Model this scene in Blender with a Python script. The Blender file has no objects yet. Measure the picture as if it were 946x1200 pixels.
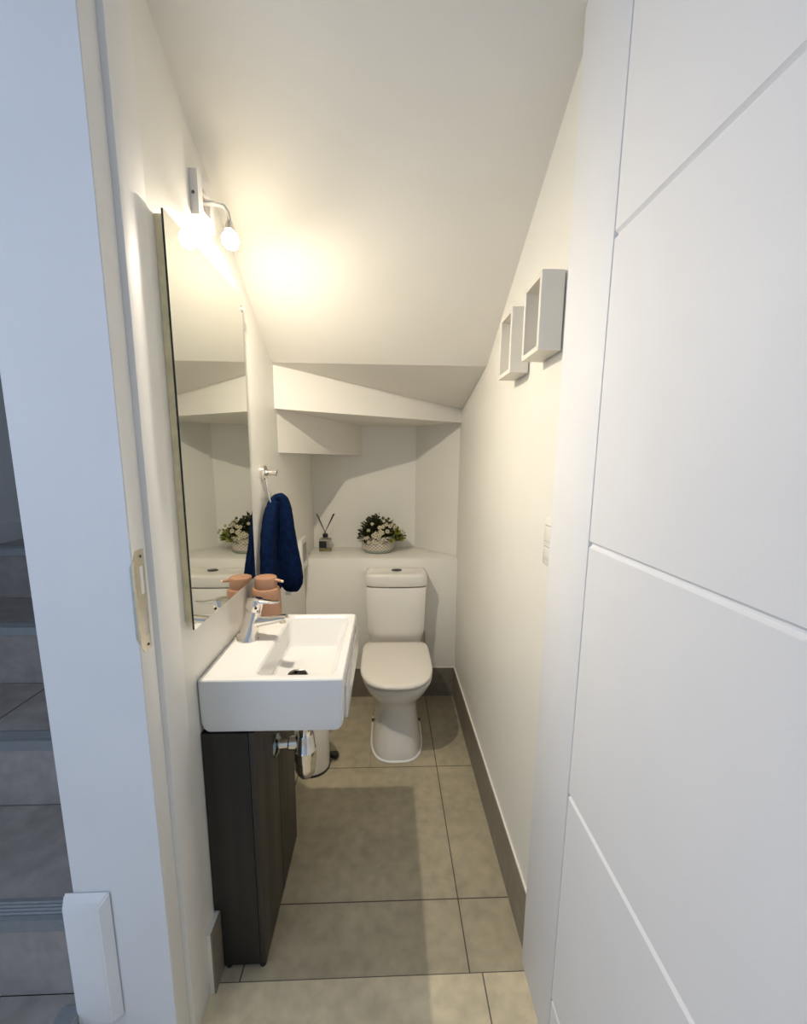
import bpy, bmesh, math, random
from mathutils import Vector, Matrix
random.seed(7)
S = bpy.context.scene
COL = S.collection

# ------------------------------------------------------------------ camera
F_PX, PITCH, YAW, ROLL, CY = 485.14, 0.1614, 0.0401, 0.0095, 617.73
EYE = Vector((0, 0, 1.45))
cam = bpy.data.objects.new('camera', bpy.data.cameras.new('camera'))
COL.objects.link(cam)
cam.data.sensor_fit = 'HORIZONTAL'
cam.data.sensor_width = 36
cam.data.lens = F_PX * 36 / 946
cam.data.shift_y = (CY - 600) / 946
cam.data.clip_start = 0.02
R = Vector((math.cos(YAW), -math.sin(YAW), 0))
Fh = Vector((math.sin(YAW), math.cos(YAW), 0))
FW = Fh * math.cos(PITCH) + Vector((0, 0, -math.sin(PITCH)))
UP = Fh * math.sin(PITCH) + Vector((0, 0, math.cos(PITCH)))
R2 = R * math.cos(ROLL) + UP * math.sin(ROLL)
U2 = UP * math.cos(ROLL) - R * math.sin(ROLL)
m = Matrix.Identity(4)
for i in range(3):
    m[i][0], m[i][1], m[i][2], m[i][3] = R2[i], U2[i], -FW[i], EYE[i]
cam.matrix_world = m
S.camera = cam

# ------------------------------------------------------------------ world, daylight, exposure
w = bpy.data.worlds.new('world')
S.world = w
w.use_nodes = True
bg = w.node_tree.nodes['Background']
bg.inputs[0].default_value = (0.48, 0.68, 1.0, 1)
bg.inputs[1].default_value = 0.56


def area(name, loc, target, size, power, color):
    d = bpy.data.lights.new(name, 'AREA')
    d.shape = 'RECTANGLE'
    d.size, d.size_y = size
    d.energy = power
    d.color = color
    o = bpy.data.objects.new(name, d)
    COL.objects.link(o)
    o.location = loc
    o.rotation_euler = (Vector(target) - Vector(loc)).to_track_quat('-Z', 'Y').to_euler()
    return o


area('hall_fill_light', (-1.55, -.75, 1.75), (0.4, 0.1, 1.15), (1.2, 1.5), 11.5, (0.80, 0.86, 1.0))  # added daylight fill aimed at the door, from no seen window
S.view_settings.view_transform = 'Standard'
S.view_settings.look = 'None'
S.view_settings.gamma = 1
S.view_settings.use_curve_mapping = False
S.view_settings.exposure = 0.25
BULB = 6800.0        # frosted front of the reflector bulb, faces down
NECK = 36.0          # faint glow of its upper half


# ------------------------------------------------------------------ materials
def mat(name, color, rough=0.5, metal=0.0, noise=0.0, scale=8.0, bump=0.0, bscale=200.0, **kw):
    M = bpy.data.materials.new(name)
    M.use_nodes = True
    nt = M.node_tree
    p = nt.nodes['Principled BSDF']
    p.inputs['Roughness'].default_value = rough
    p.inputs['Metallic'].default_value = metal
    for k, v in kw.items():
        p.inputs[k.replace('_', ' ')].default_value = v
    tc = nt.nodes.new('ShaderNodeTexCoord')
    n = nt.nodes.new('ShaderNodeTexNoise')
    n.inputs['Scale'].default_value = scale
    n.inputs['Detail'].default_value = 5
    nt.links.new(tc.outputs['Object'], n.inputs['Vector'])
    r = nt.nodes.new('ShaderNodeValToRGB')
    r.color_ramp.elements[0].position = .3
    r.color_ramp.elements[1].position = .7
    r.color_ramp.elements[0].color = tuple(max(0, c * (1 - noise)) for c in color) + (1,)
    r.color_ramp.elements[1].color = tuple(min(1, c * (1 + noise)) for c in color) + (1,)
    nt.links.new(n.outputs['Fac'], r.inputs['Fac'])
    nt.links.new(r.outputs['Color'], p.inputs['Base Color'])
    if bump:
        b2 = nt.nodes.new('ShaderNodeTexNoise')
        b2.inputs['Scale'].default_value = bscale
        nt.links.new(tc.outputs['Object'], b2.inputs['Vector'])
        bp = nt.nodes.new('ShaderNodeBump')
        bp.inputs['Strength'].default_value = bump
        bp.inputs['Distance'].default_value = .002
        nt.links.new(b2.outputs['Fac'], bp.inputs['Height'])
        nt.links.new(bp.outputs['Normal'], p.inputs['Normal'])
    return M


class NT:
    def __init__(s, M):
        s.nt = M.node_tree

    def n(s, t, **kw):
        x = s.nt.nodes.new(t)
        for k, v in kw.items():
            setattr(x, k, v)
        return x

    def math(s, op, a, b=None):
        x = s.n('ShaderNodeMath', operation=op)
        for i, v in enumerate((a, b)):
            if v is None:
                continue
            if isinstance(v, (int, float)):
                x.inputs[i].default_value = v
            else:
                s.nt.links.new(v, x.inputs[i])
        return x.outputs[0]


def tile_mat(name, base, joint, lines, rough=.45, var=.16):
    """stone tile: lines(NT, x, y, z) -> joint mask socket"""
    M = mat(name, base, rough, 0, var, 3.2, .12, 60)
    h = NT(M)
    nt = M.node_tree
    p = nt.nodes['Principled BSDF']
    tc = h.n('ShaderNodeTexCoord')
    sp = h.n('ShaderNodeSeparateXYZ')
    nt.links.new(tc.outputs['Object'], sp.inputs[0])
    mask = lines(h, sp.outputs[0], sp.outputs[1], sp.outputs[2])
    src = p.inputs['Base Color'].links[0].from_socket
    # fine grain on top of the clouds
    fine = h.n('ShaderNodeTexNoise')
    fine.inputs['Scale'].default_value = 22
    fine.inputs['Detail'].default_value = 8
    nt.links.new(tc.outputs['Object'], fine.inputs['Vector'])
    mr = h.n('ShaderNodeMapRange')
    mr.inputs[1].default_value = .3
    mr.inputs[2].default_value = .7
    mr.inputs[3].default_value = .86
    mr.inputs[4].default_value = 1.12
    nt.links.new(fine.outputs['Fac'], mr.inputs[0])
    mul = h.n('ShaderNodeVectorMath', operation='SCALE')
    nt.links.new(src, mul.inputs[0])
    nt.links.new(mr.outputs[0], mul.inputs['Scale'])
    mix = h.n('ShaderNodeMix', data_type='RGBA')
    nt.links.new(mask, mix.inputs[0])
    nt.links.new(mul.outputs[0], mix.inputs[6])
    mix.inputs[7].default_value = joint + (1,)
    nt.links.new(mix.outputs[2], p.inputs['Base Color'])
    return M


def hall_floor(M):
    """floor colour scaled paler in front of the threshold"""
    h = NT(M)
    nt = M.node_tree
    p = nt.nodes['Principled BSDF']
    src = p.inputs['Base Color'].links[0].from_socket
    tc = h.n('ShaderNodeTexCoord')
    sp = h.n('ShaderNodeSeparateXYZ')
    nt.links.new(tc.outputs['Object'], sp.inputs[0])
    f = h.math('LESS_THAN', sp.outputs[1], .9576)
    k = h.n('ShaderNodeVectorMath', operation='SCALE')
    nt.links.new(src, k.inputs[0])
    k.inputs['Scale'].default_value = 1.6
    mx = h.n('ShaderNodeMix', data_type='RGBA')
    nt.links.new(f, mx.inputs[0])
    nt.links.new(src, mx.inputs[6])
    nt.links.new(k.outputs[0], mx.inputs[7])
    nt.links.new(mx.outputs[2], p.inputs['Base Color'])


def floor_lines(h, x, y, z):
    hw = .0019
    inner = h.math('GREATER_THAN', y, .9576)
    at = lambda c: h.math('LESS_THAN', h.math('ABSOLUTE', h.math('SUBTRACT', x, c)), hw)
    back = h.math('GREATER_THAN', y, 1.7683)
    xin = h.math('ADD', at(.2408), h.math('ADD', h.math('MULTIPLY', at(-.077), h.math('MULTIPLY', back, .35)), h.math('MULTIPLY', at(-.41), h.math('SUBTRACT', 1, back))))
    xout = h.math('ADD', at(.277), h.math('ADD', at(-.63), at(1.18)))
    xm = h.math('ADD', h.math('MULTIPLY', xin, inner), h.math('MULTIPLY', xout, h.math('SUBTRACT', 1, inner)))
    yin = h.math('LESS_THAN', h.math('PINGPONG', h.math('ADD', y, 6.076 - 1.1607), .3038), hw)
    yout = h.math('LESS_THAN', h.math('ABSOLUTE', h.math('SUBTRACT', y, .9570)), .0012)
    y2 = h.math('LESS_THAN', h.math('ABSOLUTE', h.math('SUBTRACT', y, .36)), .002)
    ym = h.math('ADD', h.math('MULTIPLY', yin, inner), h.math('ADD', yout, y2))
    return h.math('MINIMUM', h.math('ADD', xm, ym), 1)


def base_lines(h, x, y, z):
    return h.math('LESS_THAN', h.math('PINGPONG', h.math('ADD', y, 6 - 1.17), .30), .0012)


def stair_lines(h, x, y, z):
    d = h.math('ABSOLUTE', h.math('SUBTRACT', x, -1.222))
    on = h.math('LESS_THAN', d, .0025)
    up = h.math('MULTIPLY', h.math('GREATER_THAN', z, .625), h.math('LESS_THAN', z, .64))
    return h.math('MULTIPLY', on, up)


WALL = mat('warm_white_paint', (.82, .795, .725), .42, 0, .012, 5, .10, 240)
HALLW = mat('white_paint', (.80, .81, .83), .5, 0, .02, 4, .12, 180)
CEIL = mat('ceiling_paint', (.79, .755, .69), .6, 0, .012, 5, .10, 220)
DOORM = mat('door_white_lacquer', (.80, .80, .82), .6, 0, .012, 6, .06, 300)
JAMB = mat('jamb_white_gloss', (.82, .80, .76), .6, 0, .02, 9, .08, 200)
FLOOR = tile_mat('stone_floor_tile', (.42, .368, .255), (.07, .06, .05), floor_lines, .45, .12)
hall_floor(FLOOR)
BASE = tile_mat('stone_skirting_tile', (.22, .19, .145), (.12, .10, .08), base_lines)
STAIR = tile_mat('grey_stair_tile', (.33, .305, .29), (.02, .02, .02), stair_lines, .5, .22)
CERAM = mat('white_ceramic', (.74, .73, .71), .16, 0, .0, 3)
CERAM2 = mat('ivory_ceramic', (.80, .765, .71), .12, 0, .0, 3, Coat_Weight=.4)
SEATP = mat('ivory_seat_plastic', (.80, .755, .69), .22, 0, .0, 3)
CHROME = mat('chrome', (.84, .80, .75), .10, 1.0, .02, 20)
STEEL = mat('brushed_steel', (.66, .62, .52), .34, 1.0, .06, 60)
ALU = mat('aluminium_nosing', (.42, .46, .50), .4, .8, .05, 60)
DARKCH = mat('dark_chrome', (.10, .10, .10), .12, 1.0, .05, 30)
MIRROR = mat('mirror_silver', (.86, .87, .82), .0, 1.0, 0, 3)
MEDGE = mat('mirror_dark_edge', (.012, .02, .018), .25, 0, .1, 20)
BOARD = mat('mirror_backing_board', (.78, .68, .42), .7, 0, .12, 30)
BLACK = mat('black_plastic', (.012, .012, .013), .35, 0, .1, 30)
NAVY = mat('navy_terry_towel', (.0017, .0085, .036), .95, 0, .4, 60, .9, 420, Specular_IOR_Level=.08)
LABELW = mat('care_label_fabric', (.75, .75, .72), .8, 0, .05, 60)
SOAP = mat('terracotta_plastic', (.36, .195, .12), .45, 0, .04, 14)
TIP = mat('pale_pump_tip', (.80, .62, .45), .4, 0, .03, 20)
GREYP = mat('shaded_inside_board', (.62, .58, .52), .55, 0, .03, 10)  # greyer than the frame: shade inside the box shelves put into colour
SHELF = mat('cream_shelf_paint', (.74, .70, .62), .45, 0, .02, 12)
PLAST = mat('switch_plastic', (.80, .78, .72), .3, 0, .01, 10)
SWG = mat('switch_grey', (.42, .39, .36), .4, 0, .02, 10)
CAULK_SLOTLIGHT = mat('sealant_and_slot_light', (.88, .87, .84), .5, 0, .02, 20)
POTM = mat('pot_lattice', (.6, .55, .48), .5, 0, .05, 30)
POTG = mat('pot_green_glass', (.34, .37, .32), .15, 0, .06, 30)
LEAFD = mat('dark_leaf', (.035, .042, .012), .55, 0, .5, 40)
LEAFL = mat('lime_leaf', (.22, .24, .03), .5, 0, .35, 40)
PETAL = mat('cream_petal', (.52, .47, .32), .6, 0, .12, 40)
PETALC = mat('flower_centre', (.16, .15, .04), .6, 0, .2, 40)
REED = mat('reed_stick', (.03, .022, .018), .7, 0, .3, 40)
BIN = mat('cream_enamel_bin', (.74, .69, .60), .25, 0, .02, 6)
SOIL = mat('pot_moss', (.03, .03, .012), .9, 0, .4, 60)
BRACKET = mat('lamp_white_metal', (.78, .75, .72), .35, 0, .02, 12)
BRASSY = mat('lamp_recess_tan', (.40, .33, .26), .4, .2, .05, 12)
LAMPGL = mat('lamp_arm_glass', (.80, .80, .76), .12, 0, .03, 30, Transmission_Weight=.6)
GLASS = mat('clear_glass', (.95, .95, .93), .02, 0, 0, 3, Transmission_Weight=1.0)
LIQ = mat('amber_oil', (.62, .50, .10), .05, 0, .03, 8, Transmission_Weight=.7)
PIPEGREEN = mat('pipe_flange_chrome', (.30, .36, .36), .15, 1.0, .1, 20)

# dark grained board for the pedestal cabinet
WOOD = bpy.data.materials.new('dark_grained_board')
WOOD.use_nodes = True
h = NT(WOOD)
nt = WOOD.node_tree
p = nt.nodes['Principled BSDF']
p.inputs['Roughness'].default_value = .5
tc = h.n('ShaderNodeTexCoord')
mp = h.n('ShaderNodeMapping')
mp.inputs['Scale'].default_value = (26, 26, .8)
nt.links.new(tc.outputs['Object'], mp.inputs[0])
no = h.n('ShaderNodeTexNoise')
no.inputs['Scale'].default_value = 1.0
no.inputs['Detail'].default_value = 6
nt.links.new(mp.outputs[0], no.inputs['Vector'])
cr = h.n('ShaderNodeValToRGB')
e = cr.color_ramp.elements
e[0].position, e[0].color = .32, (.004, .0034, .003, 1)
e[1].position, e[1].color = .70, (.018, .0145, .012, 1)
nt.links.new(no.outputs['Fac'], cr.inputs[0])
nt.links.new(cr.outputs[0], p.inputs['Base Color'])

WOOD2 = WOOD.copy()  # lighter copy for the cabinet doors, side light put into the colour
WOOD2.name = 'side_lit_brown_door'
e = [n_ for n_ in WOOD2.node_tree.nodes if n_.type == 'VALTORGB'][0].color_ramp.elements
e[0].color, e[1].color = (.014, .011, .008, 1), (.062, .048, .034, 1)

# lattice of the flower pot
h = NT(POTM)
nt = POTM.node_tree
p = nt.nodes['Principled BSDF']
tc = h.n('ShaderNodeTexCoord')
sp = h.n('ShaderNodeSeparateXYZ')
nt.links.new(tc.outputs['Generated'], sp.inputs[0])
ang = h.math('ARCTAN2', h.math('SUBTRACT', sp.outputs[1], .5), h.math('SUBTRACT', sp.outputs[0], .5))
a = h.math('MULTIPLY', ang, 26 / 6.2832)
zz = h.math('MULTIPLY', sp.outputs[2], 4.2)
d1 = h.math('PINGPONG', h.math('ADD', h.math('ADD', a, zz), 60), .5)
d2 = h.math('PINGPONG', h.math('ADD', h.math('SUBTRACT', a, zz), 60), .5)
ln = h.math('LESS_THAN', h.math('MINIMUM', d1, d2), .13)
mix = h.n('ShaderNodeMix', data_type='RGBA')
nt.links.new(ln, mix.inputs[0])
mix.inputs[6].default_value = (.36, .29, .22, 1)
mix.inputs[7].default_value = (.66, .62, .53, 1)
nt.links.new(mix.outputs[2], p.inputs['Base Color'])

# terry ribs of the towel band are geometry noise only; bulb emits
BULBM = bpy.data.materials.new('glowing_bulb_glass')
BULBM.use_nodes = True
nt = BULBM.node_tree
p = nt.nodes['Principled BSDF']
p.inputs['Base Color'].default_value = (1, 1, 1, 1)
p.inputs['Emission Color'].default_value = (1.0, .895, .73, 1)
p.inputs['Emission Strength'].default_value = BULB
NECKM = BULBM.copy()
NECKM.name = 'glowing_bulb_neck'
NECKM.node_tree.nodes['Principled BSDF'].inputs['Emission Strength'].default_value = NECK


# ------------------------------------------------------------------ mesh helpers
def link(name, me, m, parent=None, smooth=False):
    o = bpy.data.objects.new(name, me)
    COL.objects.link(o)
    if m:
        me.materials.append(m)
    if smooth:
        for f in me.polygons:
            f.use_smooth = True
    if parent is not None:
        o.parent = parent
        o.matrix_parent_inverse = Matrix.Translation(-Vector(parent.location)) if parent.type == 'EMPTY' else Matrix.Identity(4)
    return o


def from_bm(name, bm, m, parent=None, smooth=False, auto=None):
    bmesh.ops.recalc_face_normals(bm, faces=bm.faces[:])
    me = bpy.data.meshes.new(name)
    bm.to_mesh(me)
    bm.free()
    o = link(name, me, m, parent, smooth)
    if auto is not None:
        for f in me.polygons:
            f.use_smooth = True
        me.set_sharp_from_angle(angle=math.radians(auto))
    return o


def add_box(bm, lo, hi):
    v = [bm.verts.new((x, y, z)) for z in (lo[2], hi[2]) for x, y in ((lo[0], lo[1]), (hi[0], lo[1]), (hi[0], hi[1]), (lo[0], hi[1]))]
    for f in ((3, 2, 1, 0), (4, 5, 6, 7), (0, 1, 5, 4), (1, 2, 6, 5), (2, 3, 7, 6), (3, 0, 4, 7)):
        bm.faces.new([v[i] for i in f])
    return v


def box(name, lo, hi, m, parent=None, bev=0.0, seg=2):
    bm = bmesh.new()
    add_box(bm, lo, hi)
    if bev:
        bmesh.ops.bevel(bm, geom=bm.edges[:], offset=bev, segments=seg, affect='EDGES', profile=.5)
    return from_bm(name, bm, m, parent, auto=40 if bev else None)


def add_prism(bm, poly, axis, a, b):
    """polygon in the two other axes, extruded along axis from a to b (a, b may be lists per vertex)"""
    def P(q, t):
        q = list(q)
        q.insert(axis, t)
        return q
    n = len(poly)
    A = a if isinstance(a, (list, tuple)) else [a] * n
    B = b if isinstance(b, (list, tuple)) else [b] * n
    va = [bm.verts.new(P(q, t)) for q, t in zip(poly, A)]
    vb = [bm.verts.new(P(q, t)) for q, t in zip(poly, B)]
    bm.faces.new(va)
    bm.faces.new(vb[::-1])
    for i in range(n):
        j = (i + 1) % n
        bm.faces.new((va[i], va[j], vb[j], vb[i]))


def prism(name, poly, axis, a, b, m, parent=None, bev=0):
    bm = bmesh.new()
    add_prism(bm, poly, axis, a, b)
    if bev:
        bmesh.ops.bevel(bm, geom=bm.edges[:], offset=bev, segments=2, affect='EDGES')
    return from_bm(name, bm, m, parent, auto=40 if bev else None)


def add_loft(bm, rings, cap0=True, cap1=True):
    vs = [[bm.verts.new(p) for p in r] for r in rings]
    n = len(vs[0])
    for a, b in zip(vs, vs[1:]):
        for i in range(n):
            j = (i + 1) % n
            bm.faces.new((a[i], a[j], b[j], b[i]))
    if cap0:
        bm.faces.new(vs[0][::-1])
    if cap1:
        bm.faces.new(vs[-1])
    return vs


def loft(name, rings, m, parent=None, cap0=True, cap1=True, auto=35):
    bm = bmesh.new()
    add_loft(bm, rings, cap0, cap1)
    return from_bm(name, bm, m, parent, auto=auto)


def circ(c, r, n=32, axis=2, ry=None):
    out = []
    for i in range(n):
        t = 2 * math.pi * i / n
        q = [r * math.cos(t), (ry or r) * math.sin(t)]
        q.insert(axis, 0)
        out.append((c[0] + q[0], c[1] + q[1], c[2] + q[2]))
    return out


def lathe(name, c, prof, m, parent=None, n=40, axis=2, auto=35, ry=1.0):
    """prof: list of (radius, offset along axis)"""
    rings = []
    for r, t in prof:
        cc = list(c)
        cc[axis] += t
        rings.append(circ(cc, max(r, 1e-4), n, axis, max(r, 1e-4) * ry))
    return loft(name, rings, m, parent, auto=auto)


def add_tube(bm, pts, rad, n=12, flat=None):
    pts = [Vector(q) for q in pts]
    rings = []
    up = None
    for i, q in enumerate(pts):
        t = (pts[min(i + 1, len(pts) - 1)] - pts[max(i - 1, 0)]).normalized()
        if up is None:
            up = t.orthogonal().normalized() if flat is None else Vector(flat)
        s = t.cross(up).normalized()
        up = s.cross(t).normalized()
        r = rad[i] if isinstance(rad, (list, tuple)) else rad
        ra, rb = r if isinstance(r, tuple) else (r, r)
        rings.append([tuple(q + s * math.cos(2 * math.pi * k / n) * ra + up * math.sin(2 * math.pi * k / n) * rb) for k in range(n)])
    add_loft(bm, rings)


def tube(name, pts, rad, m, parent=None, n=14, flat=None, auto=50):
    bm = bmesh.new()
    add_tube(bm, pts, rad, n, flat)
    return from_bm(name, bm, m, parent, auto=auto)


def rrect(cx, cy, hx, hy, r, z, n=6):
    out = []
    r = min(r, hx - 1e-4, hy - 1e-4)
    for qx, qy, a0 in ((1, 1, 0), (-1, 1, 90), (-1, -1, 180), (1, -1, 270)):
        for k in range(n + 1):
            t = math.radians(a0 + 90 * k / n)
            out.append((cx + qx * (hx - r) + r * math.cos(t), cy + qy * (hy - r) + r * math.sin(t), z))
    return out


def dshape(cx, yc, hw, yf, yb, z, nf=2.3, nb=5.0, n=56):
    out = []
    for i in range(n):
        t = 2 * math.pi * i / n
        c, s = math.cos(t), math.sin(t)
        e = nb if s > 0 else nf
        x = hw * math.copysign(abs(c) ** (2 / e), c)
        y = (yb - yc if s > 0 else yc - yf) * math.copysign(abs(s) ** (2 / e), s)
        out.append((cx + x, yc + y, z))
    return out


def thing(name, label, cat, loc, group=None):
    o = bpy.data.objects.new(name, None)
    COL.objects.link(o)
    o.empty_display_size = .05
    o.location = loc
    o['label'], o['category'] = label, cat
    if group:
        o['group'] = group
    return o


def struct(o):
    o['kind'] = 'structure'
    return o


# ------------------------------------------------------------------ setting
XL, XR, YB = -.482, .421, 2.376       # left wall, right wall, front of the low back ledge
struct(box('floor', (-1.9, -1.6, -.06), (1.7, 2.9, 0), FLOOR))

struct(box('wall_left', (-.687, .932, 0), (XL, 2.95, 2.62), WALL))
struct(box('wall_hall_left', (-.687, .796, 0), (-.514, .932, 2.62), HALLW))
# little plastered skirting stub on the partition end, top edge chamfered
bm = bmesh.new()
v = add_box(bm, (-.706, .776, .17), (-.606, .7945, .508))
for q, d in ((v[4], (.006, 0, -.026)), (v[5], (-.020, 0, -.026)), (v[1], (-.020, 0, 0)), (v[0], (.006, 0, 0))):
    q.co += Vector(d)
bmesh.ops.bevel(bm, geom=bm.edges[:], offset=.003, segments=2, affect='EDGES')
struct(from_bm('trim_1', bm, HALLW, auto=40))

struct(box('trim_7', (-.514, .7945, 0), (-.4925, .796, 2.385), HALLW))
# left jamb: rebate + stop
struct(box('trim_2', (-.5145, .7960, 0), (-.491, .8455, 2.37), JAMB, bev=.0015))
struct(box('trim_3', (-.5145, .8455, 0), (-.479, .933, 2.37), JAMB, bev=.0015))
# right jamb
struct(box('trim_4', (.3985, .790, 0), (.436, .981, 2.37), DOORM, bev=.0015))
# head and lintel
struct(box('trim_5', (-.491, .796, 2.36), (.3985, .97, 2.385), JAMB))
struct(box('wall_lintel', (-.687, .80, 2.385), (1.7, .985, 2.62), HALLW))
struct(box('wall_right', (XR, .981, 0), (.56, 2.95, 2.62), WALL))
struct(box('wall_hall_right', (.436, .80, 0), (1.7, .981, 2.385), HALLW))

# recess behind the ledge: straight back and a splayed right side
bm = bmesh.new()
add_prism(bm, [(.184, 2.702), (XR, 2.437), (XR, 2.702)], 2, .876, 2.3)
struct(from_bm('wall_splay', bm, WALL))
struct(box('wall_back', (XL, 2.702, 0), (XR, 2.9, 2.3), WALL))
struct(box('trim_6', (XL, YB, 0), (XR, 2.72, .875), WALL, bev=.004))

# sloped ceiling and the undersides of the winder steps
bm = bmesh.new()
zc = lambda y: 2.315 - .60 * (y - 1.046)
YE, ZE = 1.83, zc(1.83)
add_prism(bm, [(.94, zc(.94)), (YE, ZE), (YE, 2.62), (.94, 2.62)], 0, XL, XR)
R1L, R1R = (XL, 1.845), (XR, 2.392)
add_prism(bm, [(XL, YE), (XR, YE), R1R, R1L], 2, [ZE, ZE, 1.733, ZE - .006], 2.5)
R2L, R2B = (XL, 1.878), (-.155, 2.72)
add_prism(bm, [R1L, R1R, (XR, 2.75), (XL, 2.75)], 2, 1.660, 2.4)
add_prism(bm, [R2L, R2B, (XL, 2.72)], 2, 1.476, 2.3)
struct(from_bm('ceiling', bm, CEIL))

# skirting tiles, 19 cm tall, with a plaster ledge above
struct(box('trim_8', (.4145, .981, 0), (XR + .002, YB, .186), WALL))
struct(box('trim_9', (-.4685, YB - .0045, 0), (.4145, YB + .002, .186), WALL))
struct(box('trim_10', (XL - .002, .9335, 0), (-.4685, YB, .193), WALL))
struct(box('baseboard_right', (.4105, .981, 0), (.4145, YB - .0045, .186), BASE))
struct(box('baseboard_back', (-.4645, YB - .0085, 0), (.4105, YB - .0045, .186), BASE))
struct(box('baseboard_left', (-.4685, .9335, 0), (-.4645, YB - .0045, .193), BASE))

# hall shell and stairwell
struct(box('wall_stair_left', (-1.88, .3, 0), (-1.76, 4.0, 2.62), HALLW))
struct(box('wall_stair_end', (-1.88, 2.9, 0), (-.55, 3.0, 2.62), HALLW))
struct(box('wall_unseen_back', (-.45, -1.62, 0), (1.7, -1.5, 2.62), HALLW))  # unseen wall, added to calm chrome reflections and cut hall light
struct(box('wall_unseen_side', (-2.0, -1.62, 0), (-1.88, .6, 2.62), HALLW))  # unseen wall, added so the chrome mirrors it instead of blue sky
struct(box('ceiling_unseen_hall', (-2.0, -.7, 2.62), (1.7, 4.0, 2.70), HALLW))  # unseen slab, its extent shaped for hall light and chrome reflections

# door leaf, opened square to the wall; V-grooves across its face
bm = bmesh.new()
xd, gw, gd = .3976, .0065, .006
poly = [(xd + .04, .010), (xd, .010)]
for gz in (.176, .7315, 1.2893, 1.8425):
    poly += [(xd, gz - gw), (xd + gd, gz - .0015), (xd + gd, gz + .0015), (xd, gz + gw)]
poly += [(xd, 2.355), (xd + .04, 2.355)]
add_prism(bm, poly, 1, -.07, .7835)
door = struct(from_bm('door_1', bm, DOORM))
for k, hz in enumerate((.25, 1.2, 2.1)):
    lathe('hinge', (.3955 + .048, .787, hz), [(.0, -.05), (.006, -.05), (.006, .05), (.0, .05)], STEEL, door, 16)

# ------------------------------------------------------------------ staircase on the left
st = thing('staircase', 'grey tiled staircase with metal nosings climbing behind the white wall end', 'staircase', (-1.2, .8, 0))
X0, X1 = -1.758, -.690
ys = [.55, .815, 1.135, 1.455, 1.785, 2.89]
zs = [.20, .415, .630, .845, 1.060]
for k in range(5):
    z = zs[k]
    y0, y1 = ys[k], ys[k + 1]
    x1 = -.706 if k == 0 else X1
    box('tread', (X0, y0, z - .03), (x1, y1, z), STAIR, st)
    lowz = 0 if k == 0 else zs[k - 1]
    box('riser', (X0, y0 + .002, lowz), (x1, y0 + .03, z - .03), STAIR, st)
    # ribbed metal nosing: L profile
    prof = [(y0 - .006, z - .028), (y0 - .006, z + .002)]
    for r in range(5):
        prof += [(y0 + .004 + r * .008, z + .0035), (y0 + .008 + r * .008, z + .002)]
    prof += [(y0 + .046, z + .001), (y0 + .046, z - .002), (y0, z - .002), (y0, z - .028)]
    prism('nosing', prof, 0, X0, x1, ALU, st)
    if k == 0:   # the bottom step has an open side with its own nosing
        prism('nosing', [(x1 + .008, z - .03), (x1 + .008, z + .003), (x1 - .036, z + .003), (x1 - .036, z - .002), (x1, z - .002), (x1, z - .03)], 1, y0, .792, ALU, st)
        box('riser', (x1 - .02, y0, 0), (x1, .792, z - .03), STAIR, st)
for k in range(2, 5):
    struct(box('baseboard_stair', (-1.762, ys[k], zs[k]), (-1.742, ys[k + 1], zs[k] + .085), HALLW))

# ------------------------------------------------------------------ strike plate on the left jamb
t = thing('strike_plate', 'worn steel lock strike plate screwed into the left door jamb', 'strike plate', (-.491, .815, 1.06))
bm = bmesh.new()
yy = [.7985, .8065, .8155, .8270, .8330]
zz = [1.060, 1.082, 1.092, 1.150, 1.166, 1.178, 1.236, 1.250, 1.270]
holes = {(2, 2), (2, 5)}
g = {}
for i, y in enumerate(yy):
    for j, z in enumerate(zz):
        if j == 0 and i < 1 or j == len(zz) - 1 and i < 1:
            z += .016 if j == 0 else -.016
        g[i, j] = bm.verts.new((-.4908, y, z))
for i in range(len(yy) - 1):
    for j in range(len(zz) - 1):
        if (i, j) in holes or (i, j) == (2, 6) and False:
            continue
        bm.faces.new((g[i, j], g[i + 1, j], g[i + 1, j + 1], g[i, j + 1]))
# lip folded round the front edge of the jamb
for j in range(1, len(zz) - 2):
    a = [bm.verts.new((-.4925, .7952, zz[j])), bm.verts.new((-.4925, .7952, zz[j + 1]))]
    b = [bm.verts.new((-.4965, .7945, zz[j] + (.012 if j == 1 else 0))), bm.verts.new((-.4965, .7945, zz[j + 1] - (.012 if j == len(zz) - 3 else 0)))]
    bm.faces.new((g[0, j], g[0, j + 1], a[1], a[0]))
    bm.faces.new((a[0], a[1], b[1], b[0]))
bmesh.ops.remove_doubles(bm, verts=bm.verts[:], dist=1e-5)
pl = from_bm('plate', bm, STEEL, t)
sm = pl.modifiers.new('t', 'SOLIDIFY')
sm.thickness = .0016
sm.offset = 0
box('pocket', (-.4914, .8150, 1.180), (-.4906, .8275, 1.2375), CAULK_SLOTLIGHT, t)  # white fill paints the light showing through the upper slot
box('pocket', (-.4914, .8150, 1.0920), (-.4906, .8275, 1.150), GREYP, t)
for z in (1.256, 1.071):
    lathe('screw', (-.4900, .8215, z), [(.0, -.001), (.0035, -.001), (.0028, .0012), (.0012, .0006), (.0, .0)], DARKCH, t, 14, 0)

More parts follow.
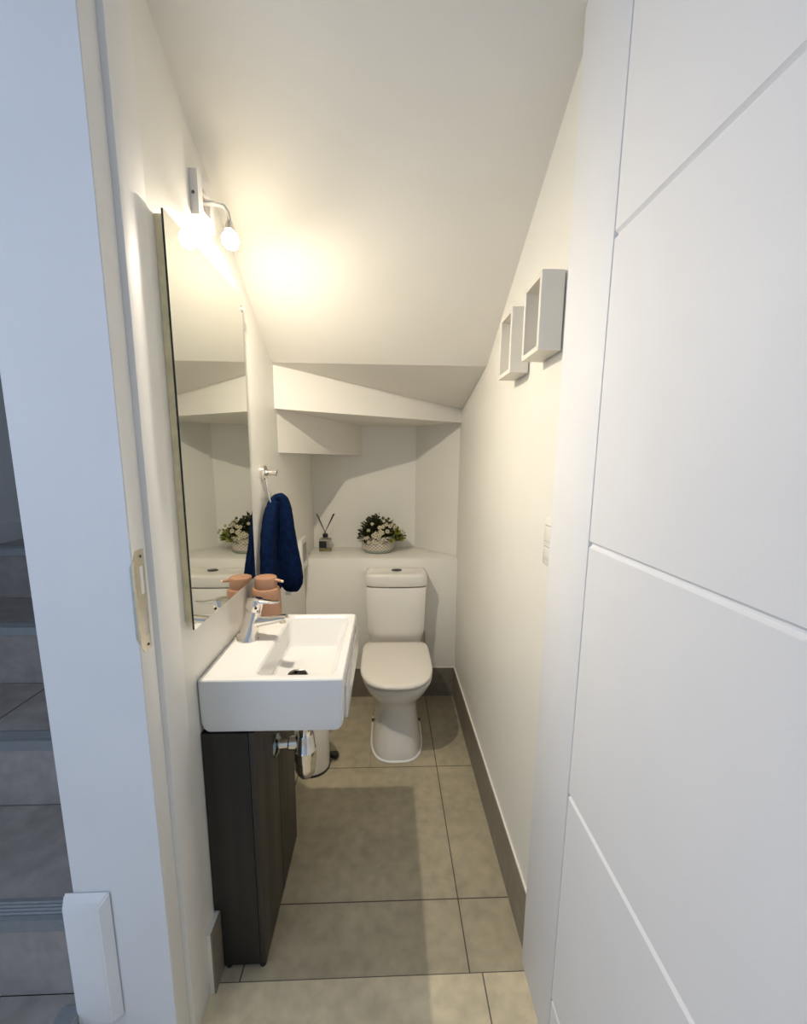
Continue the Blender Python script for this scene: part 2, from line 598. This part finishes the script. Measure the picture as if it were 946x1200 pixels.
# ------------------------------------------------------------------ mirror
t = thing('mirror', 'tall frameless wall mirror above the washbasin', 'mirror', (-.470, 1.19, 1.042))
box('backing_board', (XL + .0005, .962, 1.060), (-.4650, 1.418, 1.945), BOARD, t)
bm = bmesh.new()
add_box(bm, (-.4650, .9590, 1.042), (-.4605, 1.4230, 1.954))
gl = from_bm('glass', bm, MIRROR, t)
gl.data.materials.append(MEDGE)
for f in gl.data.polygons:
    if abs(f.normal.x) < .5:
        f.material_index = 1
for z in (1.905,):
    box('clip', (-.4655, 1.418, z), (-.4585, 1.428, z + .022), CHROME, t, .001)

# ------------------------------------------------------------------ wall lamp
t = thing('wall_lamp', 'lit wall lamp on a square white plate above the mirror', 'lamp', (XL, 1.19, 2.09))
bm = bmesh.new()
py = [1.144, 1.170, 1.214, 1.240]
pz = [2.040, 2.062, 2.112, 2.140]
xf, xb = -.4625, XL + .0005
for i in range(3):
    for j in range(3):
        if (i, j) == (1, 1):
            continue
        add_box(bm, (xb, py[i], pz[j]), (xf, py[i + 1], pz[j + 1]))
bmesh.ops.remove_doubles(bm, verts=bm.verts[:], dist=1e-5)
dup = {}
for f in bm.faces:
    dup.setdefault(tuple(sorted(v.index for v in f.verts)) if False else tuple(sorted(round(c, 4) for v in f.verts for c in v.co)), []).append(f)
bmesh.ops.delete(bm, geom=[f for l in dup.values() if len(l) > 1 for f in l], context='FACES_ONLY')
from_bm('mounting_plate', bm, BRACKET, t)
box('recess_panel', (xb, 1.170, 2.062), (-.4745, 1.214, 2.112), BRASSY, t)
tube('lamp_arm', [(-.474, 1.186, 2.086), (-.440, 1.187, 2.087), (-.418, 1.190, 2.083), (-.409, 1.192, 2.070), (-.407, 1.192, 2.046)],
     [(.007, .0045), (.0075, .005), (.0065, .0045), (.005, .004), (.006, .006)], LAMPGL, t, flat=(0, 0, 1))
lathe('socket_cup', (-.407, 1.192, 2.027), [(.0, .022), (.008, .022), (.011, .012), (.014, .002), (.012, .0), (.0, .001)], CHROME, t, 24)
bm = bmesh.new()
bmesh.ops.create_uvsphere(bm, u_segments=24, v_segments=16, radius=.0215, matrix=Matrix.Translation((-.407, 1.192, 2.006)))
lb_ = from_bm('light_bulb', bm, BULBM, t, smooth=True)
lb_.data.materials.append(NECKM)
for f in lb_.data.polygons:
    if f.normal.dot(Vector((.14, .12, -.95)).normalized()) < .83:
        f.material_index = 1
lathe('screw', (-.474, 1.1435, 2.088), [(.0, -.001), (.004, -.001), (.003, .002), (.0, .002)], DARKCH, t, 12, 1)

# ------------------------------------------------------------------ washbasin
BX0, BX1, BY0, BY1, BZ0, BZ1 = XL + .001, -.1115, .988, 1.447, .7465, .8936
t = thing('washbasin', 'white rectangular ceramic washbasin on the dark pedestal cabinet', 'washbasin', (-.3, 1.2, BZ0))
cx, cy, hx, hy = (BX0 + BX1) / 2, (BY0 + BY1) / 2, (BX1 - BX0) / 2, (BY1 - BY0) / 2
N = 8
rings = [rrect(cx, cy, hx - .022, hy - .016, .015, BZ0, N), rrect(cx, cy, hx - .010, hy - .004, .014, BZ0 + .003, N),
         rrect(cx, cy, hx - .004, hy - .001, .014, BZ0 + .012, N), rrect(cx, cy, hx - .001, hy, .012, BZ0 + .03, N),
         rrect(cx, cy, hx, hy, .010, BZ1 - .008, N), rrect(cx, cy, hx - .001, hy - .001, .010, BZ1 - .003, N),
         rrect(cx, cy, hx - .0035, hy - .0035, .009, BZ1, N)]
ix0, ix1, iy0, iy1 = -.347, -.134, 1.020, 1.426
icx, icy, ihx, ihy = (ix0 + ix1) / 2, (iy0 + iy1) / 2, (ix1 - ix0) / 2, (iy1 - iy0) / 2
rings += [rrect(icx, icy, ihx + .006, ihy + .006, .03, BZ1 - .0005, N), rrect(icx, icy, ihx + .001, ihy + .001, .028, BZ1 - .003, N),
          rrect(icx, icy, ihx - .003, ihy - .004, .028, BZ1 - .010, N)]
jx0, jx1, jy0, jy1 = -.338, -.166, 1.066, 1.372
jcx, jcy, jhx, jhy = (jx0 + jx1) / 2, (jy0 + jy1) / 2, (jx1 - jx0) / 2, (jy1 - jy0) / 2
rings += [rrect(jcx, jcy, jhx + .004, jhy + .006, .018, .814, N), rrect(jcx, jcy, jhx - .003, jhy - .003, .016, .805, N),
          rrect(jcx, jcy, jhx - .018, jhy - .018, .012, .8025, N), rrect(-.268, 1.168, .026, .026, .025, .799, N)]
loft('bowl', rings, CERAM, t, auto=28)
# front towel-rail panel standing proud of the front face
box('front_rail', (BX1 - .004, 1.032, .754), (-.1045, 1.440, .852), CERAM, t, .006)
ov = lathe('overflow_ring', (-.3460, 1.262, .860), [(.006, -.004), (.0125, -.004), (.0125, .0025), (.009, .0035), (.0065, .002), (.0065, -.003)], CHROME, t, 24, 0)
lathe('overflow_hole', (-.3455, 1.262, .860), [(.0, -.003), (.0068, -.003), (.0068, .0012), (.0, .0012)], BLACK, t, 20, 0)
dr = lathe('drain_plug', (-.268, 1.168, .800), [(.0, .0), (.026, .0), (.031, .004), (.031, .008), (.027, .014), (.014, .018), (.0, .019)], DARKCH, t, 32)

# ------------------------------------------------------------------ mixer tap
t = thing('mixer_tap', 'chrome single lever mixer tap on the washbasin deck', 'tap', (-.434, 1.235, BZ1))
bx, by = -.434, 1.237
tube('body', [(bx, by, BZ1 + .0002), (bx, by, BZ1 + .006), (bx + .004, by + .002, BZ1 + .012), (bx + .012, by + .006, BZ1 + .045), (bx + .021, by + .010, BZ1 + .088)],
     [.0330, .0320, .0285, .0245, .0225], CHROME, t, 32, auto=40)
tube('spout', [(bx + .010, by + .005, BZ1 + .050), (bx + .040, by + .005, BZ1 + .057), (bx + .075, by + .004, BZ1 + .062), (bx + .105, by + .002, BZ1 + .068), (bx + .122, by, BZ1 + .070)],
     [(.020, .022), (.019, .016), (.018, .0125), (.0175, .010), (.0165, .0085)], CHROME, t, 24, flat=(0, 0, 1), auto=50)
lathe('aerator', (bx + .110, by + .001, BZ1 + .052), [(.0, .0), (.010, .0), (.011, .012), (.0, .013)], STEEL, t, 20)
hd = tube('lever_head', [(bx + .019, by + .010, BZ1 + .090), (bx + .021, by + .010, BZ1 + .094), (bx + .026, by + .011, BZ1 + .118), (bx + .027, by + .011, BZ1 + .128), (bx + .0275, by + .011, BZ1 + .131)],
          [.0215, .0245, .0245, .0225, .012], CHROME, t, 28, auto=40)
tube('lever_handle', [(bx + .030, by + .010, BZ1 + .122), (bx + .055, by + .008, BZ1 + .119), (bx + .080, by + .006, BZ1 + .117), (bx + .100, by + .004, BZ1 + .119)],
     [(.019, .008), (.016, .006), (.013, .0045), (.010, .0032)], CHROME, t, 18, flat=(0, 0, 1))
lathe('temperature_dot', (bx + .034, by - .0135, BZ1 + .104), [(.0, .002), (.004, .002), (.004, -.001), (.0, -.0015)], DARKCH, t, 14, 1)

# ------------------------------------------------------------------ soap dispenser
sx, sy = -.419, 1.397
t = thing('soap_dispenser', 'round terracotta soap dispenser with pump behind the tap', 'soap dispenser', (sx, sy, BZ1))
lathe('bottle', (sx, sy, BZ1 + .0003), [(.0, .0), (.046, .0), (.049, .003), (.0505, .012), (.050, .05), (.0485, .095), (.0475, .108), (.044, .1145), (.038, .1165), (.0, .117)], SOAP, t, 48)
lathe('pump_cap', (sx + .001, sy, BZ1 + .1165), [(.0, .0), (.037, .0), (.0375, .003), (.0370, .034), (.0355, .0375), (.032, .039), (.0, .0393)], SOAP, t, 48)
tube('nozzle', [(sx + .025, sy - .004, BZ1 + .145), (sx + .045, sy - .007, BZ1 + .143), (sx + .058, sy - .009, BZ1 + .141)], [(.009, .008), (.007, .006), (.006, .0045)], SOAP, t, 16, flat=(0, 0, 1))
tube('nozzle_tip', [(sx + .0575, sy - .009, BZ1 + .1408), (sx + .063, sy - .0098, BZ1 + .140)], [(.0058, .0043), (.0052, .004)], TIP, t, 16, flat=(0, 0, 1))

# ------------------------------------------------------------------ pedestal cabinet and trap
t = thing('pedestal_cabinet', 'dark grained narrow cabinet standing under the white washbasin', 'cabinet', (-.41, 1.19, 0))
CX1, CY0, CY1 = -.3435, .990, 1.400
prism('carcass', [(XL + .002, .2), (-.4625, .2), (-.4625, .012), (CX1 - .017, .012), (CX1 - .017, BZ0 - .002), (XL + .002, BZ0 - .002)], 1, CY0, CY1, WOOD, t)
box('door', (CX1 - .016, CY0 + .0005, .014), (CX1, 1.192, BZ0 - .003), WOOD2, t, .0012)
box('door', (CX1 - .016, 1.1955, .014), (CX1, CY1 - .0005, BZ0 - .003), WOOD2, t, .0012)
for fx, fy in ((-.356, 1.000), (-.356, 1.388), (-.452, 1.000), (-.452, 1.388)):
    lathe('foot', (fx, fy, 0), [(.0, .0), (.009, .0), (.010, .004), (.008, .012), (.0, .012)], BLACK, t, 16)

t = thing('bottle_trap', 'chrome bottle trap hanging below the basin beside the dark cabinet', 'trap', (-.262, 1.19, .45))
tx, ty = -.256, 1.190
lathe('trap_cup', (tx, ty, .446), [(.0, .0), (.010, .001), (.020, .007), (.027, .018), (.030, .036), (.030, .062), (.033, .064), (.034, .072), (.034, .100), (.031, .104), (.029, .145), (.026, .156), (.0, .156)], CHROME, t, 36)
lathe('down_pipe', (tx, ty, .600), [(.017, .0), (.017, .146)], CHROME, t, 28)
lathe('coupling_nut', (tx, ty, .655), [(.017, .0), (.024, .001), (.025, .006), (.025, .024), (.023, .028), (.017, .029)], CHROME, t, 8)
tube('waste_pipe', [(tx - .02, ty - .003, .570), (tx - .045, ty - .006, .571), (CX1 + .003, ty - .014, .572)], [.0165, .0155, .0155], CHROME, t, 24)
tube('coupling_nut', [(tx - .026, ty - .004, .570), (tx - .027, ty - .004, .570), (tx - .048, ty - .007, .571), (tx - .050, ty - .007, .571)], [.017, .022, .022, .017], CHROME, t, 8)
lathe('wall_flange', (CX1 + .0005, ty - .014, .572), [(.0, .0), (.036, .0), (.035, .004), (.024, .010), (.017, .012), (.0, .012)], PIPEGREEN, t, 32, 0)

# ------------------------------------------------------------------ pedal bin
bx, by, br = -.352, 1.790, .080
t = thing('pedal_bin', 'cream round pedal bin on the floor behind the basin cabinet', 'bin', (bx, by, 0))
lathe('base_ring', (bx, by, 0), [(.0, .0), (br + .002, .0), (br + .003, .004), (br + .003, .011), (.0, .011)], BLACK, t, 48)
lathe('bucket', (bx, by, .011), [(.0, .0), (br, .0), (br, .235), (br - .002, .238), (.0, .238)], BIN, t, 56)
lathe('lid', (bx, by, .250), [(.0, .0), (br + .002, .0), (br + .002, .008), (br - .008, .020), (br - .04, .030), (.0, .034)], BIN, t, 56)
bm = bmesh.new()
add_prism(bm, [(bx + br - .005, by + .032), (bx + br + .030, by + .020), (bx + br + .042, by + .040), (bx + br + .030, by + .066), (bx + br - .010, by + .060)], 2, .012, .030)
bmesh.ops.bevel(bm, geom=bm.edges[:], offset=.004, segments=2, affect='EDGES')
from_bm('pedal', bm, BLACK, t, auto=40)

# ------------------------------------------------------------------ toilet
TX = .052
t = thing('toilet', 'ivory close coupled toilet with its lid closed', 'toilet', (TX, 2.0, 0))
sec = [(0.0, .128, 1.800, 2.20, 2.02, 3.0), (.015, .128, 1.800, 2.20, 2.02, 3.0), (.05, .124, 1.812, 2.20, 2.02, 2.9), (.12, .113, 1.835, 2.20, 2.02, 2.8), (.19, .105, 1.852, 2.20, 2.02, 2.6),
       (.235, .106, 1.850, 2.20, 2.02, 2.5), (.265, .118, 1.838, 2.22, 2.02, 2.4), (.295, .140, 1.812, 2.25, 2.0, 2.3), (.325, .158, 1.786, 2.28, 1.99, 2.3), (.355, .170, 1.766, 2.32, 1.98, 2.3),
       (.380, .1755, 1.754, 2.34, 1.97, 2.5), (.396, .1775, 1.750, 2.34, 1.97, 2.55), (.401, .173, 1.756, 2.335, 1.97, 2.55)]
pan = loft('pan', [dshape(TX, yc, hw, yf, yb, z, nf) for z, hw, yf, yb, yc, nf in sec], CERAM2, t, auto=60)
# sealant bead round the foot
bm = bmesh.new()
add_loft(bm, [dshape(TX, 2.02, .128 + a, 1.800 - a, 2.20 + a, z, 3.0) for a, z in ((.0, .0004), (.0085, .0004), (.0075, .005), (.0, .008))], False, False)
from_bm('sealant_bead', bm, CAULK_SLOTLIGHT, t, smooth=True)
loft('seat_ring', [dshape(TX, 1.965, hw, yf, 2.19, z, 2.6, 9) for z, hw, yf in ((.4012, .158, 1.772), (.404, .160, 1.770), (.411, .160, 1.770), (.4152, .156, 1.775))], SEATP, t, auto=50)
lid = loft('seat_lid', [dshape(TX - .003, 1.965, hw, yf, yb, z, 2.6, 10) for z, hw, yf, yb in
                  ((.4155, .172, 1.742, 2.195), (.4165, .178, 1.734, 2.200), (.421, .1805, 1.7305, 2.202), (.428, .1805, 1.7305, 2.202), (.4345, .178, 1.734, 2.200), (.4375, .172, 1.742, 2.195), (.4390, .150, 1.77, 2.17), (.4395, .08, 1.87, 2.08))],
           SEATP, t, auto=60)
for s in (-1, 1):
    lathe('bolt_cap', (TX - .001 + s * .1225, 2.01, .085), [(.0, -.006), (.008, -.006), (.009, .0), (.006, .005), (.0, .006)], DARKCH, t, 16, 0)
    tube('hinge', [(TX + s * .075 - .02, 2.200, .414), (TX + s * .075 + .02, 2.200, .414)], .010, SEATP, t, 16)
# cistern: flat back, bowed front
def tank(hw, yf, z, yb=2.366, bow=.018, n=14, r=.02):
    out = []
    for k in range(n + 1):
        u = -1 + 2 * k / n
        out.append((TX + u * hw, yf + bow * abs(u) ** 2.6 + (.010 if abs(u) == 1 else 0), z))
    out += [(TX + hw, yb - .01, z), (TX + hw - .006, yb, z), (TX - hw + .006, yb, z), (TX - hw, yb - .01, z)]
    return out


loft('cistern', [tank(hw, yf, z) for hw, yf, z in ((.140, 2.235, .4015), (.152, 2.222, .45), (.158, 2.214, .468), (.1605, 2.211, .50), (.1675, 2.206, .743), (.1665, 2.208, .7465), (.152, 2.226, .7475), (.152, 2.226, .756))], CERAM2, t, auto=50)
loft('cistern_lid', [tank(hw, yf, z, yb) for hw, yf, z, yb in ((.150, 2.226, .7555, 2.366), (.1695, 2.2015, .7562, 2.368), (.171, 2.200, .760, 2.369), (.171, 2.200, .808, 2.369), (.1695, 2.202, .817, 2.368), (.164, 2.209, .823, 2.365), (.150, 2.225, .826, 2.355), (.09, 2.27, .8275, 2.32))],
     CERAM2, t, auto=50)
lathe('flush_button', (TX + .003, 2.292, .827), [(.0, .0), (.030, .0), (.030, .004), (.025, .006), (.0, .0065)], DARKCH, t, 28, ry=.85)
tube('water_hose', [(TX + .155, 2.33, .47), (TX + .172, 2.335, .44), (TX + .178, 2.345, .36), (TX + .176, 2.352, .26), (TX + .17, 2.366, .24)], .006, STEEL, t, 10)

# ------------------------------------------------------------------ towel ring and towel
t = thing('towel_hook', 'chrome towel hook with a round wall plate beside the mirror', 'towel hook', (XL, 1.625, 1.396))
lathe('wall_flange', (XL + .0005, 1.625, 1.396), [(.0, .0), (.030, .0), (.030, .012), (.027, .015), (.0, .015)], CHROME, t, 36, 0)
lathe('post', (XL + .015, 1.625, 1.395), [(.0, .0), (.012, .0), (.010, .006), (.010, .030), (.0115, .034), (.0115, .042), (.0, .042)], CHROME, t, 24, 0)
tube('hook_wire', [(-.468, 1.622, 1.390), (-.468, 1.621, 1.372), (-.458, 1.612, 1.325), (-.450, 1.606, 1.290), (-.449, 1.609, 1.281), (-.447, 1.617, 1.277), (-.443, 1.66, 1.275), (-.437, 1.715, 1.275), (-.436, 1.727, 1.278), (-.436, 1.732, 1.288), (-.436, 1.733, 1.322)], .0028, CHROME, t, 10)

t = None
random.seed(3)


def towel_mesh():
    """a hand towel gathered through the ring: inner lobe against the wall, over the bar, outer lobe hanging in front"""
    rings = []
    n = 40
    # (centre x, centre y, z, half width along y, half thickness along x, fold amount)
    inner = [(-.446, 1.556, .930, .072, .030, 1), (-.447, 1.558, .96, .074, .031, 1), (-.448, 1.563, 1.02, .072, .030, 1), (-.450, 1.573, 1.10, .067, .028, 1),
             (-.451, 1.596, 1.18, .064, .027, .8), (-.449, 1.618, 1.235, .056, .025, .6), (-.446, 1.634, 1.268, .044, .022, .4)]
    top = [(-.443, 1.650, 1.294, .032, .018, .3), (-.431, 1.668, 1.302, .032, .020, .3)]
    outer = [(-.417, 1.676, 1.288, .034, .022, .4), (-.411, 1.676, 1.25, .040, .025, .6), (-.408, 1.675, 1.19, .045, .028, .9), (-.403, 1.675, 1.12, .050, .032, 1.1),
             (-.397, 1.675, 1.05, .057, .037, 1.2), (-.392, 1.674, 1.00, .064, .041, 1.1), (-.389, 1.674, .955, .065, .042, .9), (-.388, 1.676, .922, .052, .034, .5), (-.388, 1.678, .906, .028, .018, .2)]
    path = inner + top + outer
    for k, (x, y, z, hw, ht, fo) in enumerate(path):
        a = path[max(k - 1, 0)]
        b = path[min(k + 1, len(path) - 1)]
        tx_, tz_ = b[0] - a[0], b[2] - a[2]
        l = math.hypot(tx_, tz_) or 1
        nx, nz = tz_ / l, -tx_ / l          # thickness direction in the x-z plane
        r = []
        for i in range(n):
            th = 2 * math.pi * i / n
            c, s = math.cos(th), math.sin(th)
            u = math.copysign(abs(c) ** .75, c)
            v = math.copysign(abs(s) ** .75, s)
            f = 1 + fo * (.16 * math.sin(3 * th + k * .12) + .09 * math.sin(7 * th + 1.3 + k * .2))
            r.append((x + nx * v * ht * f, y + u * hw * (1 + .06 * fo * math.sin(4 * th)), z + nz * v * ht * f))
        rings.append(r)
    bm = bmesh.new()
    add_loft(bm, rings)
    o = from_bm('hand_towel', bm, NAVY, smooth=True)
    for v in o.data.vertices:      # keep clear of the wall
        v.co.x = max(v.co.x, XL + .003)
    sd = o.modifiers.new('s', 'SUBSURF')
    sd.levels = sd.render_levels = 2
    tex = bpy.data.textures.new('terry', 'CLOUDS')
    tex.noise_scale = .012
    dm = o.modifiers.new('d', 'DISPLACE')
    dm.texture = tex
    dm.strength = .005
    dm.mid_level = .5
    return o


tw = towel_mesh()
tw['label'], tw['category'] = 'navy blue terry hand towel draped over the chrome wall hook', 'towel'
lb = bmesh.new()
add_box(lb, (-.415, 1.640, .900), (-.392, 1.6425, .914))
from_bm('care_label', lb, LABELW, tw)

# ------------------------------------------------------------------ extractor vent on the left wall
t = thing('extractor_vent', 'square white extractor vent low on the left wall behind the towel', 'vent', (XL, 2.30, .92))
vy0, vy1, vz0, vz1, vx = 2.215, 2.370, .838, 1.012, -.462
bm = bmesh.new()
add_box(bm, (XL + .0005, vy0, vz0), (vx, vy1, vz1))
bmesh.ops.bevel(bm, geom=[e for e in bm.edges if all(v.co.x > -.47 for v in e.verts)], offset=.004, segments=3, affect='EDGES')
from_bm('cover', bm, PLAST, t, auto=40)
box('grille_opening', (vx - .004, vy0 + .030, vz0 + .045), (vx + .0004, vy1 - .030, vz1 - .030), REED, t)
for k in range(9):
    z = vz0 + .050 + k * .0105
    box('louvre', (vx - .003, vy0 + .030, z), (vx + .0016, vy1 - .030, z + .0042), PLAST, t)
lathe('indicator', (vx, vy0 + .04, vz0 + .020), [(.0, .0), (.004, .0), (.003, .002), (.0, .002)], SWG, t, 12, 0)

# ------------------------------------------------------------------ cube shelves on the right wall
def cube_shelf(y0, y1, z0, z1, label, tilt=0):
    t = thing('cube_shelf', label, 'shelf', (XR, (y0 + y1) / 2, z0), 'small box shelves on the right wall')
    x0, x1, th = .3611, XR - .004, .0125
    bm = bmesh.new()
    add_prism(bm, [(y0, z0), (y1, z0), (y1, z1), (y0, z1)], 0, x0, x1)
    for f in [f for f in bm.faces if abs(f.normal.x) > .9]:
        pass
    bm.free()
    bm = bmesh.new()
    o = [(y0, z0), (y1, z0), (y1, z1), (y0, z1)]
    i = [(y0 + th, z0 + th), (y1 - th, z0 + th), (y1 - th, z1 - th), (y0 + th, z1 - th)]
    V = [[bm.verts.new((x, q[0], q[1])) for q in pts] for x in (x0, x1) for pts in (o, i)]
    for k in range(4):
        j = (k + 1) % 4
        bm.faces.new((V[0][k], V[0][j], V[1][j], V[1][k]))
        bm.faces.new((V[2][k], V[2][j], V[3][j], V[3][k]))
        bm.faces.new((V[0][k], V[0][j], V[2][j], V[2][k]))
        bm.faces.new((V[1][k], V[1][j], V[3][j], V[3][k]))
    bmesh.ops.bevel(bm, geom=bm.edges[:], offset=.0006, segments=1, affect='EDGES')
    from_bm('frame', bm, SHELF, t)
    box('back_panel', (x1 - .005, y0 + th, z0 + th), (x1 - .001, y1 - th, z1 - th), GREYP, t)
    box('hanging_plate', (x1, (y0 + y1) / 2 - .02, z1 - .05), (XR, (y0 + y1) / 2 + .02, z1 - .02), STEEL, t)


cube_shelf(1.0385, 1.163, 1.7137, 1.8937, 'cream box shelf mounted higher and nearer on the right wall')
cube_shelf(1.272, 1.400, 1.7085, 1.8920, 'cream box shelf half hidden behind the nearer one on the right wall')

# ------------------------------------------------------------------ switch
t = thing('light_switch', 'white light switch plate on the right wall below the box shelves', 'switch', (XR, 1.02, 1.185))
box('plate', (XR - .008, .988, 1.182), (XR - .0003, 1.060, 1.306), PLAST, t, .002)
box('rocker', (XR - .0115, 1.000, 1.247), (XR - .0075, 1.048, 1.285), PLAST, t, .001)
box('rocker_gap', (XR - .0085, .998, 1.245), (XR - .0078, 1.0505, 1.2875), SWG, t)
box('rocker_gap', (XR - .0085, .998, 1.198), (XR - .0078, 1.0505, 1.232), SWG, t)
box('rocker', (XR - .0110, 1.000, 1.200), (XR - .0075, 1.048, 1.230), PLAST, t, .001)

# ------------------------------------------------------------------ reed diffuser
dx, dy, dz = -.392, 2.603, .875
t = thing('reed_diffuser', 'square glass reed diffuser bottle with black reeds on the back ledge', 'diffuser', (dx, dy, dz))
hb = .037
loft('bottle', [rrect(dx, dy, a, a, r, dz + z, 4) for z, a, r in ((.0003, .034, .006), (.003, hb, .007), (.072, hb, .007), (.079, .031, .010), (.082, .017, .012), (.086, .015, .012))], GLASS, t, auto=30)
loft('oil', [rrect(dx, dy, .0325, .0325, .005, dz + z, 4) for z in (.0055, .016)], LIQ, t)
box('label', (dx - .035, dy - hb - .0008, dz + .020), (dx + .012, dy - hb - .0002, dz + .066), BLACK, t)
lathe('cap', (dx, dy, dz + .084), [(.0, .0), (.0165, .0), (.017, .002), (.017, .021), (.0155, .023), (.0, .023)], BLACK, t, 28)
for ex, ey in ((-.056, .0), (-.052, .004), (.057, .0), (.054, -.004), (.060, .004)):
    tube('reed', [(dx - ex * .12, dy - ey, dz + .106), (dx + ex, dy + ey * 3, dz + .235)], .0019, REED, t, 8)

# ------------------------------------------------------------------ flower pot
px, py, pz = -.057, 2.575, .875
t = thing('flower_pot', 'low lattice patterned pot of small white flowers on the back ledge', 'flower pot', (px, py, pz))
lathe('pot_base', (px, py, pz + .0003), [(.0, .0), (.080, .0), (.086, .003), (.095, .012), (.0995, .024), (.0, .024)], POTG, t, 48)
lathe('pot_wall', (px, py, pz + .0243), [(.0995, .0), (.102, .018), (.1035, .046), (.102, .080), (.099, .082), (.096, .078), (.097, .03), (.094, .0)], POTM, t, 56)
lathe('moss', (px, py, pz + .070), [(.0, .0), (.094, .0), (.092, .010), (.06, .025), (.0, .03)], SOIL, t, 24)
random.seed(11)


def leaf(bm, c, d, L, W):
    d = Vector(d).normalized()
    s = d.cross(Vector((0, 0, 1)))
    s = s.normalized() if s.length > .05 else Vector((1, 0, 0))
    s = (Matrix.Rotation(random.uniform(-.9, .9), 3, d) @ s)
    u = s.cross(d)
    c = Vector(c)
    ms = [bm.verts.new(c + d * L * a + u * L * b) for a, b in ((0, 0), (.5, .10), (1, .02))]
    l1 = [bm.verts.new(c + d * L * a + s * W * w_ + u * L * .16) for a, w_ in ((.28, .42), (.62, .46))]
    l2 = [bm.verts.new(c + d * L * a - s * W * w_ + u * L * .16) for a, w_ in ((.28, .42), (.62, .46))]
    for side in (l1, l2):
        bm.faces.new((ms[0], ms[1], side[0]))
        bm.faces.new((ms[1], side[1], side[0]))
        bm.faces.new((ms[1], ms[2], side[1]))


def dome(u=None):
    while True:
        a = random.uniform(0, 2 * math.pi)
        e = math.asin(random.uniform(-.10, 1))
        d = Vector((math.cos(a) * math.cos(e), math.sin(a) * math.cos(e), math.sin(e)))
        k = 1.0 + random.uniform(-.22, .08)
        x = d.x * (.122 if d.x < 0 else .160) * k
        zz_ = .082 + d.z * (.158 - .30 * max(0, d.x * .16) - .04 * random.random()) * k
        return d, Vector((px + x, py + d.y * .105 * k, pz + max(zz_, .070)))


fd, fl_, stm = bmesh.new(), bmesh.new(), bmesh.new()
core = Vector((px, py, pz + .085))
for i in range(620):
    d, c = dome()
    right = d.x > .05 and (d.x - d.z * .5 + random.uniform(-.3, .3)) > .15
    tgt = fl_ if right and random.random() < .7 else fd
    dd = d + Vector((random.uniform(-.7, .7), random.uniform(-.7, .7), random.uniform(-.5, .5)))
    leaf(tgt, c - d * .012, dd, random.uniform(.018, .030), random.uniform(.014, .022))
    if i % 9 == 0:
        add_tube(stm, [core + d * .01, (core + c) / 2 + Vector((0, 0, .01)), c], .0011, 5)
for i in range(160):
    d, c = dome()
    leaf(fd, core + (c - core) * random.uniform(.35, .8), d + Vector((random.uniform(-.9, .9), random.uniform(-.9, .9), random.uniform(-.6, .6))), .03, .024)
for b_ in (fd, fl_, stm):
    for v in b_.verts:
        v.co.y = min(v.co.y, 2.695)
        v.co.z = max(v.co.z, pz + .035)
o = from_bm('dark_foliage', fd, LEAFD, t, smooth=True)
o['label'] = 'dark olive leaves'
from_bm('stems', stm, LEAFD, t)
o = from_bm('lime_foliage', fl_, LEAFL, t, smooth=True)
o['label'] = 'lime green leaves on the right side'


def flower(c, d, r, part='flower'):
    d = Vector(d).normalized()
    s = d.orthogonal().normalized()
    u = d.cross(s)
    bm = bmesh.new()
    c = Vector(c)
    for k in range(6):
        a = 2 * math.pi * k / 6 + random.uniform(-.1, .1)
        e1 = s * math.cos(a) + u * math.sin(a)
        e2 = -s * math.sin(a) + u * math.cos(a)
        v = [bm.verts.new(q) for q in (c, c + e1 * r * .55 + e2 * r * .36 + d * r * .20, c + e1 * r + e2 * r * .22 + d * r * .30, c + e1 * r - e2 * r * .22 + d * r * .30, c + e1 * r * .55 - e2 * r * .36 + d * r * .20)]
        bm.faces.new(v)
    o = from_bm(part, bm, PETAL, t)
    sm = o.modifiers.new('t', 'SOLIDIFY')
    sm.thickness = .0012
    bm = bmesh.new()
    bmesh.ops.create_icosphere(bm, subdivisions=2, radius=r * .27, matrix=Matrix.Translation(c + d * r * .18))
    k = link('flower_centre', bpy.data.meshes.new('flower_centre'), PETALC, None)
    bm.to_mesh(k.data)
    bm.free()
    k.parent = o
    k.matrix_parent_inverse = Matrix.Identity(4)


# white blooms: (x, z) read across the front of the bunch
for fx, fz, r in ((-.045, .168, .013), (-.025, .172, .013), (-.004, .186, .012), (.018, .176, .013), (-.040, .146, .013), (-.066, .132, .014), (-.083, .122, .013), (-.072, .114, .013), (-.046, .122, .014),
                  (-.030, .138, .014), (-.050, .106, .013), (.002, .146, .014), (-.072, .082, .013), (-.112, .080, .011), (-.112, .150, .010), (-.118, .106, .011), (-.090, .188, .010), (-.02, .205, .009), (.05, .172, .011), (.092, .142, .011), (.106, .126, .010)):
    y = py - .104 * math.sqrt(max(.05, 1 - ((fx + .04) / .16) ** 2 - max(0, (fz - .09) / .16) ** 2))
    flower((px + .057 + fx, y - .012, pz + fz), (fx * 2, -1, .35 + random.uniform(-.2, .2)), r)
